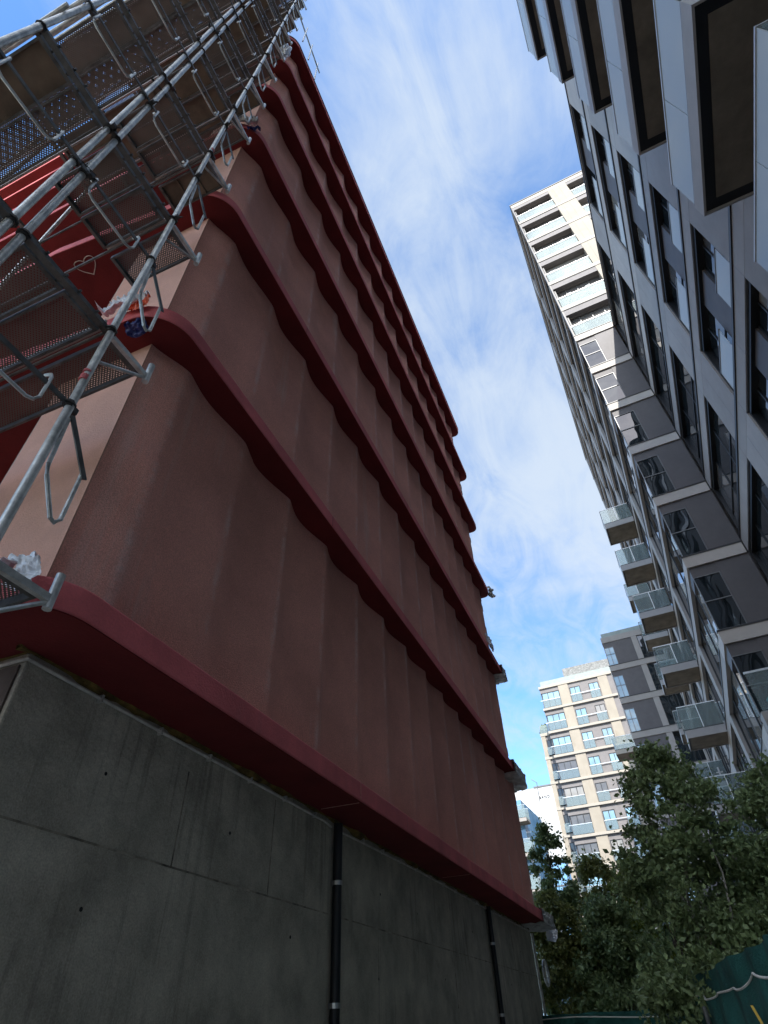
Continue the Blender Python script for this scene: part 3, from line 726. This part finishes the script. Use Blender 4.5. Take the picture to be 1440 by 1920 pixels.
for i, b0 in enumerate(low):
    zt = b0+0.46
    MB().box(XT-0.01, XF-0.04, YT-0.03, YT+1.3, b0, zt).build('floor_band', 'band_light', tw)
    MB().box(XT-0.035, XF-0.04, YT-0.055, YT+0.1, zt, zt+0.05).build('flashing', 'frame_black', tw)
    z1 = b0; z0 = (low[i-1]+0.51) if i else 0.0
    if b0 < 7.2+GZ:
        MB().box(XT, XF, YT, YT+1.2, z0, z1).build('end_wall', 'panel_light', tw); continue
    MB().box(3.98, XF, YT+0.03, YT+1.3, z0, z1).build('end_wall', 'panel_char', tw)
    MB().box(XT+0.05, 3.98, YT+0.05, YT+1.3, z1-0.42, z1).build('lintel', 'panel_char', tw)
    window1(tw, XT+0.04, 3.97, z0+0.02, z1-0.42, YT+0.07, 1, mid=z0+1.15, frame='frame_grey', t=0.03)
    MB().box(3.3, 3.9, YT+0.5, YT+0.55, z0+0.1, z1-0.5).build('curtain', 'curtain', tw)
F0, FH = 28.2+GZ, 3.237
for k in range(7):                                     # upper beige floors (k = 0 starts at the block's roof)
    zf = F0+FH*k                                        # top of the floor band below
    if k == 6: MB().box(XT, 20, YT, YT+1.3, zf-0.5, TROOF-0.001).build('floor_band', 'beige_band', tw); continue
    MB().box(XT, 20, YT, YT+1.3, zf-0.34, zf).build('floor_band', 'beige_band', tw)
    MB().box(XT-0.02, 20, YT-0.02, YT+0.04, zf-0.40, zf-0.345).build('flashing', 'frame_black', tw)
    z1 = zf+FH-0.40
    xs = 3.12
    for (xa, xb) in ((5.87, 7.2), (9.95, 11.3), (14.0, 15.4), (18, 20)):
        pr = MB().box(xa, xb, YT+0.004, YT+1.3, zf, z1).build('pier', 'beige', tw)
        q = MB()
        for u_ in (0.28, 0.62): q.box(xa+(xb-xa)*u_, xa+(xb-xa)*u_+0.012, YT-0.001, YT+0.01, zf, z1)
        q.build('joint', 'taupe', pr)
        lt = MB().box(xs, xa, YT+0.02, YT+0.30, z1-0.55, z1).build('lintel', 'taupe', tw)
        window1(tw, xs, xa, zf, z1-0.55, YT+0.42, 4, random.choice(['glass_blind', 'glass_curtain', 'glass_blind']), 'frame_grey')
        MB().box(xs, xa, YT+0.30, YT+0.38, z1-0.6, z1-0.56).build('loggia_ceiling', 'taupe', tw)
        gp = MB().box(xs+0.05, xa-0.03, YT+0.06, YT+0.075, zf+0.05, zf+1.08).build('balustrade', 'glass_rail', tw)
        r_ = MB(); r_.box(xs, xa, YT+0.04, YT+0.09, zf+1.08, zf+1.13)
        for u_ in (0.33, 0.66): r_.box(xs+(xa-xs)*u_, xs+(xa-xs)*u_+0.02, YT+0.08, YT+0.10, zf+0.02, zf+1.08)
        r_.build('handrail', 'alu', gp)
        for _ in range(2):                              # lamps and shade cassettes under the lintel
            xx = random.uniform(xs+0.3, xa-0.4); MB().box(xx, xx+0.18, YT+0.12, YT+0.24, zf+1.15, zf+1.4).build('balcony_item', 'render_white', tw)
        xs = xb
    MB().box(XT, XT+0.09, YT, YT+0.3, zf, z1).build('corner_post', 'frame_black', tw)
# street face of the tower
lv = [b for b in low]+[F0+FH*k-0.46 for k in range(1, 7)]
bays = [(20.1, 26.3), (27.15, 33.0), (34.2, 40.0), (41.2, 49.2)]
for i in range(1, len(lv)):
    z1 = lv[i]; z0 = lv[i-1]+0.51
    if z1 > TROOF: break
    MB().box(XT, XT+0.35, YT+1.3, YE, z1, z1+0.46).build('street_band', 'panel_light', tw)
    MB().box(XT-0.03, XT+0.05, YT+1.3, YE, z1+0.46, z1+0.51).build('flashing', 'frame_black', tw)
    for (ya, yb) in ((26.3, 27.15), (33.0, 34.2), (40.0, 41.2), (49.2, 50.0)):
        MB().box(XT+0.002, XT+0.35, ya, yb, z0, z1).build('street_pier', 'panel_light', tw)
    for (ya, yb) in bays:
        window2(tw, ya if ya > 21 else YT+0.12, yb, z0, z1, XT+0.16, 4, frame='frame_black')
for n in range(-2, 5):
    s = 9.55+3.13*n+GZ
    for (ya, yb, xo) in ((29.4, 31.2, 1.36), (38.2, 40.0, 1.5)):
        bb = balcony2(tw, xo, XT, ya, yb, s, [], 'glass_thin' if (n % 2) else 'glass_rail', 0.34, big=False)
        # half of the end panel is darker glass in front of a screen
        MB().box((xo+XT)/2, XT-0.05, ya+0.05, ya+0.06, s+0.40, s+1.40).build('privacy_panel', 'glass_grey', bb)
        MB().box((xo+XT)/2-0.015, (xo+XT)/2+0.015, ya+0.008, ya+0.02, s+0.385, s+1.42).build('post', 'alu', bb)
# terrace rail at the foot of the tower and things seen through the glass
tr_ = MB().box(3.10, XF, YT-0.55, YT-0.536, 6.66+GZ, 7.84+GZ).build('terrace_glass', 'glass_thin', tw)
MB().box(3.08, XF, YT-0.57, YT-0.52, 7.84+GZ, 7.90+GZ).build('handrail', 'alu', tr_)
MB().box(3.03, XF, YT-0.62, YT-0.05, 6.2+GZ, 6.65+GZ).build('terrace_slab', 'panel_light', tw)
p0 = f2(3.62, YT-0.3, 6.95+GZ)
crumple('folded_parasol', 'small teal bundle behind the terrace glass at the foot of the tower', 'parasol', p0, (0.22, 0.12, 0.24), 'teal', 31, 3, 0.3)
p0 = f2(2.1, 29.9, 9.55+3.13*-1+GZ+1.55)
fg = MB(); fg.box(p0.x-.03, p0.x+.03, p0.y-.03, p0.y+.03, p0.z-.05, p0.z+.35); fg.box(p0.x-.12, p0.x+.14, p0.y-.02, p0.y+.02, p0.z+.12, p0.z+.16)
tag(fg.build('drying_hook', 'render_white'), 'small white stand on the lowest visible glass balcony of the tower', 'stand')

# ------------------------------------------------------------------ grey stepped building across the end of the street
gt = thing('grey_apartment_house', 'grey apartment house with pale floor bands closing the end of the street', 'building', (5, 57, 0), True)
GY, GX0, GX1 = 52.7, -1.62, 12.0
gb = [24.0-3.06*n+GZ for n in range(0, 8)]
MB().box(GX0+0.1, GX1, GY+0.5, GY+12, 0, 27.2+GZ).build('core', 'panel_char', gt)
MB().box(GX0+0.12, GX1, GY+0.3, GY+12, 27.45+GZ, 27.95+GZ).build('roof_parapet', 'green_parapet', gt)
MB().box(GX0, GX1, GY, GY+0.8, 26.86+GZ, 27.42+GZ).build('floor_band', 'panel_light', gt)
tops = [26.86+GZ]+[b for b in gb]
for i, b0 in enumerate(gb):
    zt = b0+0.5; z1 = tops[i]
    MB().box(GX0, GX1, GY-0.02, GY+0.8, b0, zt).build('floor_band', 'panel_light', gt)
    MB().box(GX0-0.03, GX1, GY-0.05, GY+0.1, zt, zt+0.05).build('flashing', 'frame_black', gt)
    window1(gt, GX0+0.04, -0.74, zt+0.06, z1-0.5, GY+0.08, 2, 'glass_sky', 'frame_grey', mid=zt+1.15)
    MB().box(GX0+0.04, -0.74, GY+0.06, GY+0.5, z1-0.5, z1).build('lintel', 'panel_char', gt)
    MB().box(-0.74, 1.02, GY+0.05, GY+0.5, zt, z1).build('end_wall', 'panel_char', gt)
    MB().box(1.02, 1.5, GY+0.01, GY+0.5, zt, z1).build('pier', 'panel_light', gt)
    window1(gt, 1.5, 5.5, zt+0.06, z1, GY+0.12, 3)
balcony_pts = (-3.0, -1.62, GY+1.2, GY+3.0)
for s in (17.2+GZ,):
    balcony2(gt, -3.35, GX0, GY+0.9, GY+3.0, s, [], 'glass_rail', 0.34, big=False, fac='beige_band')

# ------------------------------------------------------------------ beige building far behind
be = thing('beige_apartment_house', 'sunlit beige and grey apartment house with blue windows far down the street', 'building', (-7, 80, 0), True)
BY = 73.7
MB().box(-11.6, -2.3, BY+0.5, BY+14, 0, 33.3+GZ).build('core', 'taupe', be)
MB().box(-11.4, -2.3, BY+0.35, BY+14, 33.65+GZ, 34.45+GZ).build('roof_parapet', 'green_parapet', be)
MB().box(-8.4, -2.3, BY+2.5, BY+10, 34.0+GZ, 36.6+GZ).build('penthouse', 'brick_grey', be)
MB().box(-11.68, -2.3, BY-0.06, BY+0.6, 33.34+GZ, 33.65+GZ).build('floor_band', 'beige_band', be)
for n in range(9):
    zt = 33.34-2.93*n+GZ; zf = zt-2.93+0.30
    fb = MB().box(-11.68, -2.3, BY-0.06, BY+0.6, zf-0.30, zf).build('floor_band', 'beige_band', be)
    MB().box(-11.68, -2.3, BY-0.08, BY-0.055, zf-0.34, zf-0.28).build('shadow_line', 'frame_black', fb)
    for (xa, xb) in ((-9.17, -7.93), (-4.08, -2.95)):
        pr = MB().box(xa, xb, BY, BY+0.6, zf, zt).build('pier', 'beige', be)
    MB().box(-7.93, -4.08, BY+0.12, BY+0.6, zf, zt).build('wall_panel', 'taupe', be)
    MB().box(-2.95, -2.3, BY+0.12, BY+0.6, zf, zt).build('wall_panel', 'taupe', be)
    MB().box(-11.6, -9.17, BY+0.12, BY+0.6, zt-0.55, zt).build('wall_panel', 'taupe', be)
    for (xa, xb, c_) in ((-11.45, -9.2, 3), (-7.82, -6.5, 2), (-5.4, -4.2, 2)):
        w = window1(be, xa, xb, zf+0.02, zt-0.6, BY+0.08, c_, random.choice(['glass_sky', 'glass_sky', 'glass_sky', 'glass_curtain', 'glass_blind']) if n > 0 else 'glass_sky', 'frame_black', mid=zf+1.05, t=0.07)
        gq = MB().box(xa, xb, BY-0.03, BY-0.015, zf+0.05, zf+1.0).build('balustrade', 'glass_thin', w)
    for xa, xb in ((-11.75, -9.2), (-7.85, -4.15)): MB().box(xa, xb, BY-0.05, BY-0.0, zf+1.0, zf+1.07).build('handrail', 'alu', be)
# lower wing on its left
MB().box(-13.1, -11.6, BY+2.6, BY+12, 0, 28.3+GZ).build('wing', 'taupe', be)
for n in range(9):
    zt = 28.6-2.93*n+GZ
    MB().box(-13.2, -11.62, BY+2.4, BY+2.9, zt-0.35, zt).build('floor_band', 'beige_band', be)
    MB().box(-13.15, -12.6, BY+2.45, BY+2.9, zt-2.93, zt-0.35).build('pier', 'beige', be)
    w = window1(be, -12.55, -11.65, zt-2.85, zt-0.9, BY+2.5, 2, 'glass_win', 'frame_black', t=0.07)
    MB().box(-12.6, -11.65, BY+2.2, BY+2.22, zt-2.85, zt-1.9).build('balustrade', 'glass_rail', w)
MB().box(-13.1, -11.7, BY+2.4, BY+2.42, 28.6+GZ, 29.6+GZ).build('terrace_glass', 'glass_rail', be)
crumple('roof_shrub', 'small green shrub on the terrace of the far beige house', 'shrub', f2(-12.7, BY+3.2, 29.3+GZ), (0.5, 0.4, 0.8), 'leaf_deep', 41, 3, 0.6)

# white building with faint lettering
wb = thing('white_building', 'plain white building with small dark lettering behind the far beige house', 'building', (-23, 118, 0), True)
WY = 112
MB().box(-27.5, -14, WY, WY+20, 0, 0.293*WY+GZ).build('wall', 'render_white', wb)
MB().box(-22.6, -13.9, WY-0.1, WY+20.1, 0.293*WY+GZ, 0.293*WY+GZ+0.25).build('roof_edge', 'frame_grey', wb)
MB().tube([(-21.9, WY-0.3, 0.272*WY+GZ), (-21.8, WY-0.3, 0.300*WY+GZ), (-22.6, WY-0.3, 0.306*WY+GZ)], 0.07, 6).build('antenna', 'frame_grey', wb)
fc = bpy.data.curves.new('lettering', 'FONT'); fc.body = 'BAND'; fc.size = 0.62; fc.extrude = 0.03; fc.space_character = 1.25
fo_ = bpy.data.objects.new('tmp', fc); COL.objects.link(fo_)
bpy.context.view_layer.update()
me = bpy.data.meshes.new_from_object(fo_.evaluated_get(bpy.context.evaluated_depsgraph_get()))
bpy.data.objects.remove(fo_)
lt = bpy.data.objects.new('lettering', me); COL.objects.link(lt); me.materials.append(MAT['letter']); lt.parent = wb
lt.location = Vector((-21.95, WY-0.05, 0.2760*WY+GZ))-BASE[wb.name]; lt.rotation_euler = (math.pi/2, 0, 0)

# balconied house just past the red building
lb = thing('balconied_house', 'narrow glimpse of a pale house with blue glass balconies past the red building', 'building', (-19, 66, 0), True)
MB().box(-24, -13.95, 61.5, 70, 0, 17.2+GZ).build('wall', 'glass_blue', lb)
for n in range(5):
    balcony2(lb, -15.2, -13.35, 60.0, 61.5, 14.9-2.9*n+GZ, [], 'glass_rail', 0.3, big=False, fac='panel_light')
gl = thing('glass_office', 'low blue glass office glimpsed through the trees at the street end', 'building', (-13, 96, 0), True)
MB().box(-18.5, -9, 92, 104, 0, 17.5+GZ).build('curtain_wall', 'glass_blue', gl)
q = MB()
for k in range(9): q.box(-18.5+k*1.15, -18.42+k*1.15, 91.95, 92.0, 0, 17.5+GZ)
for k in range(6): q.box(-18.5, -9, 91.93, 91.99, 3*k+1, 3*k+1.15)
q.build('mullion', 'frame_grey', gl)

# unseen tower added behind the photographer to keep the sun off the lane
bt = thing('shading_tower', 'tall grey tower behind the camera, unseen, added to shade the lane', 'building', (7, -38, 0))
MB().box(0, 13.5, -44, -30, 0, 68).build('core', 'taupe', bt)
for k in range(22):
    MB().box(-0.1, 13.6, -44.1, -29.9, 3.1*k, 3.1*k+0.6).build('floor_band', 'panel_light', bt)
for k in range(22):
    q = MB()
    for j in range(6): q.box(0.8+j*2.1, 2.2+j*2.1, -29.98, -29.94, 3.1*k+0.9, 3.1*k+2.9)
    q.build('window_row', 'glass_win', bt)

# ------------------------------------------------------------------ trees
def leaf_cloud(clusters, n, size, droop=0.3):
    """n leaves: folded kite shapes scattered round cluster centres (x, y, z, r)"""
    c = np.array([q[:3] for q in clusters]); r = np.array([q[3] for q in clusters])
    w = r**2.0; idx = rng.choice(len(c), n, p=w/w.sum())
    d = rng.normal(size=(n, 3)); d /= np.linalg.norm(d, axis=1)[:, None]
    rad = r[idx]*np.minimum(1.7, np.abs(rng.normal(0, 0.62, n)))
    p = c[idx]+d*rad[:, None]*np.array([1, 1, 0.75])
    a = rng.normal(size=(n, 3)); a[:, 2] -= droop; a /= np.linalg.norm(a, axis=1)[:, None]
    b = np.cross(a, rng.normal(size=(n, 3))); b /= np.linalg.norm(b, axis=1)[:, None]
    nn = np.cross(a, b)
    s = size*rng.uniform(0.6, 1.25, n)[:, None]
    v0 = p-a*s*0.5; v1 = p+b*s*0.33+nn*s*0.10; v2 = p+a*s*0.55; v3 = p-b*s*0.33+nn*s*0.10
    V = np.stack([v0, v1, v2, v3], 1).reshape(-1, 3)
    I = np.arange(n)*4
    Fa = np.stack([np.stack([I, I+1, I+2], 1), np.stack([I, I+2, I+3], 1)], 1).reshape(-1, 3)
    return V, Fa
def tree(name, label, base, height, rx, ry, crown_lo, n, leaf, m, bark, stems=1, seed=1, ncl=60, lean=(0, 0), group=None, twigs=26, cr=(0.22, 0.5)):
    rs = random.Random(seed)
    t = thing(name, label, 'tree', (base[0], base[1], 0), False, group)
    tr = MB(); cl = []
    stem_tops = []
    for s_ in range(stems):
        a = rs.uniform(0, 6.28); sp = 0.0 if stems == 1 else 0.22
        x0, y0 = base[0]+sp*math.cos(a)*0.5, base[1]+sp*math.sin(a)*0.5
        tx, ty = base[0]+lean[0]+(rs.uniform(-.45, .45)*rx if stems > 1 else 0), base[1]+lean[1]+(rs.uniform(-.45, .45)*ry if stems > 1 else 0)
        h = height*(rs.uniform(.8, 1) if s_ else 1)*0.97
        pts = []
        for k in range(9):
            u = k/8; pts.append((x0+(tx-x0)*u**1.2+0.05*math.sin(k*1.9+s_), y0+(ty-y0)*u**1.2+0.05*math.cos(k*1.3+s_), h*u))
        r0 = 0.03 if stems > 1 else 0.09*height/6
        tr.tube(pts, [r0*(1-u/8*0.88) for u in range(9)], 7); stem_tops.append(pts)
    for k in range(ncl):
        # position inside an egg crown, biased outwards
        u = rs.uniform(0, 1); z = crown_lo+(height-crown_lo)*u
        prof = (1-u**2.2)**0.6*(0.55+0.45*min(1, u*3))
        a = rs.uniform(0, 6.283); q = rs.uniform(0.0, 1)**0.6
        cx, cy = base[0]+lean[0]*u+rx*prof*q*math.cos(a), base[1]+lean[1]*u+ry*prof*q*math.sin(a)
        r = rs.uniform(*cr)*(1.0-0.35*u)
        cl.append((cx, cy, z, r))
        if k < twigs*stems:
            st = rs.choice(stem_tops); j = max(1, min(7, int((z/height)*8)-1)); p0 = Vector(st[j]); p1 = Vector((cx, cy, z))
            mid = (p0+p1)/2+Vector((0, 0, 0.12))
            tr.tube([p0, mid, p1], [0.011, 0.007, 0.003], 5)
    cl.append((base[0]+lean[0], base[1]+lean[1], height-0.1, cr[0]*0.9))
    tr.build('trunk', bark, t, smooth=True)
    V, Fa = leaf_cloud(cl, n, leaf)
    V = V-np.array(BASE[t.name])
    me = bpy.data.meshes.new('crown'); me.from_pydata(V.tolist(), [], Fa.tolist()); me.update()
    o = bpy.data.objects.new('crown', me); COL.objects.link(o); o.parent = t; me.materials.append(MAT[m])
    return t
tree('birch_tree', 'multi-stemmed birch with large dark leaves just behind the green net', (0.62, 8.6), 4.35, 1.15, 1.1, 0.7, 52000, 0.068, 'leaf_deep', 'bark_pale', 3, 4, 190, (-0.25, 0.2), twigs=5, cr=(0.16, 0.40))
tree('birch_tree', 'broad leafy birch filling the bottom right against the grey block', (1.75, 9.3), 4.15, 1.6, 1.2, 0.4, 72000, 0.068, 'leaf_deep', 'bark_pale', 3, 9, 210, (0.0, 0.1), twigs=5, cr=(0.20, 0.46))
tree('birch_tree', 'low dark birch in front of the near apartment block at the right edge', (2.9, 8.4), 3.9, 1.6, 1.3, 0.3, 46000, 0.068, 'leaf_deep', 'bark_pale', 2, 12, 80, twigs=5, cr=(0.20, 0.46))
tree('slender_tree', 'slender tree with feathery pointed top beside the far end of the red building', (-3.15, 22.5), 6.9, 1.35, 1.2, 0.4, 34000, 0.12, 'leaf_deep', 'bark_dark', 1, 21, 130, (-0.1, 0), twigs=40, cr=(0.2, 0.42))
tree('leafy_tree', 'round olive green tree in the middle of the lane end', (-2.0, 23.5), 5.9, 1.9, 1.6, 0.3, 44000, 0.125, 'leaf_olive', 'bark_dark', 2, 23, 140, twigs=20, cr=(0.26, 0.55))
tree('leafy_tree', 'bushy green tree between the olive tree and the birches', (-0.55, 22.0), 5.5, 1.8, 1.5, 0.3, 42000, 0.125, 'leaf_bright', 'bark_dark', 2, 25, 130, twigs=20, cr=(0.20, 0.46))
tree('leafy_tree', 'dark bushy tree low against the concrete corner', (-3.1, 20.2), 4.6, 1.6, 1.3, 0.0, 42000, 0.12, 'leaf_olive', 'bark_dark', 2, 27, 130, twigs=20, cr=(0.26, 0.5))
tree('leafy_tree', 'dark bushy tree low behind the far green net', (-1.6, 19.5), 4.2, 1.7, 1.2, 0.0, 42000, 0.12, 'leaf_deep', 'bark_dark', 2, 29, 130, twigs=20, cr=(0.26, 0.5))
tree('leafy_tree', 'dark tree low behind the birches at the far net', (0.3, 18.5), 4.8, 1.7, 1.4, 0.2, 40000, 0.12, 'leaf_deep', 'bark_dark', 2, 31, 130, twigs=20, cr=(0.20, 0.46))

# ------------------------------------------------------------------ green net fences
def net(name, label, p0, p1, top0, top1, sag, seed, cols=90, hem='rope'):
    t = thing(name, label, 'fence', (p0[0], p0[1], 0))
    P0, P1 = Vector((*p0, 0)), Vector((*p1, 0)); d = (P1-P0); nrm = Vector((-d.y, d.x, 0)).normalized()
    vs = []; rows = 9; edge = []
    for i in range(cols+1):
        u = i/cols; top = top0+(top1-top0)*u+sag*noise.noise(Vector((u*11, seed, 0)))
        for j in range(rows+1):
            w = j/rows
            q = P0+d*u+nrm*(0.035*noise.noise(Vector((u*14, w*2, seed)))+0.02*math.sin(u*60+w))
            vs.append((q.x, q.y, top*w))
        edge.append(vs[-1])
    fs = [(i*(rows+1)+j, (i+1)*(rows+1)+j, (i+1)*(rows+1)+j+1, i*(rows+1)+j+1) for i in range(cols) for j in range(rows)]
    a = MB().add(vs, fs); nt = a.build('net', 'net_green', t, smooth=True)
    if hem: MB().tube([(x, y, z+0.004) for x, y, z in edge], 0.008, 6).build('hem', hem, nt)
    for u in np.linspace(0.02, 0.98, max(2, int(d.length/2.2))):
        q = P0+d*float(u)-nrm*0.08; MB().tube([(q.x, q.y, 0), (q.x, q.y, min(top0, top1)-0.05)], 0.021, 8).build('post', 'galv_dark', t)
    return t
net('net_fence', 'green net fence rising towards the camera at the bottom right corner', (-0.25, 10.8), (0.62, 4.4), 1.99, 2.00, 0.04, 3.3, hem=None)
net('net_fence', 'nearer green net sheet with a sagging frayed grey hem at the bottom right corner', (-0.36, 10.9), (0.61, 3.7), 1.78, 1.80, 0.07, 8.1, hem='conduit')
net('net_fence', 'low green net fence across the lane end under the trees', (-5.2, 17.2), (-0.2, 15.5), 1.90, 1.88, 0.03, 5.5, hem=None)
rp = [(-5.2+5*u, 17.12-1.7*u, 1.80-0.03*math.sin(u*9)) for u in np.linspace(0, 1, 24)]
tag(MB().tube(rp, 0.012, 6).build('rope', 'rope'), 'white rope strung along the low green net across the lane end', 'rope')
tag(MB().obox((0.33, 5.4, 1.645), (0.008, 0.0, 0), (0, 0.003, 0), (-0.012, 0, 0.045)).build('yellow_strap', 'yellow'), 'yellow strap hanging on the near green net sheet', 'strap')
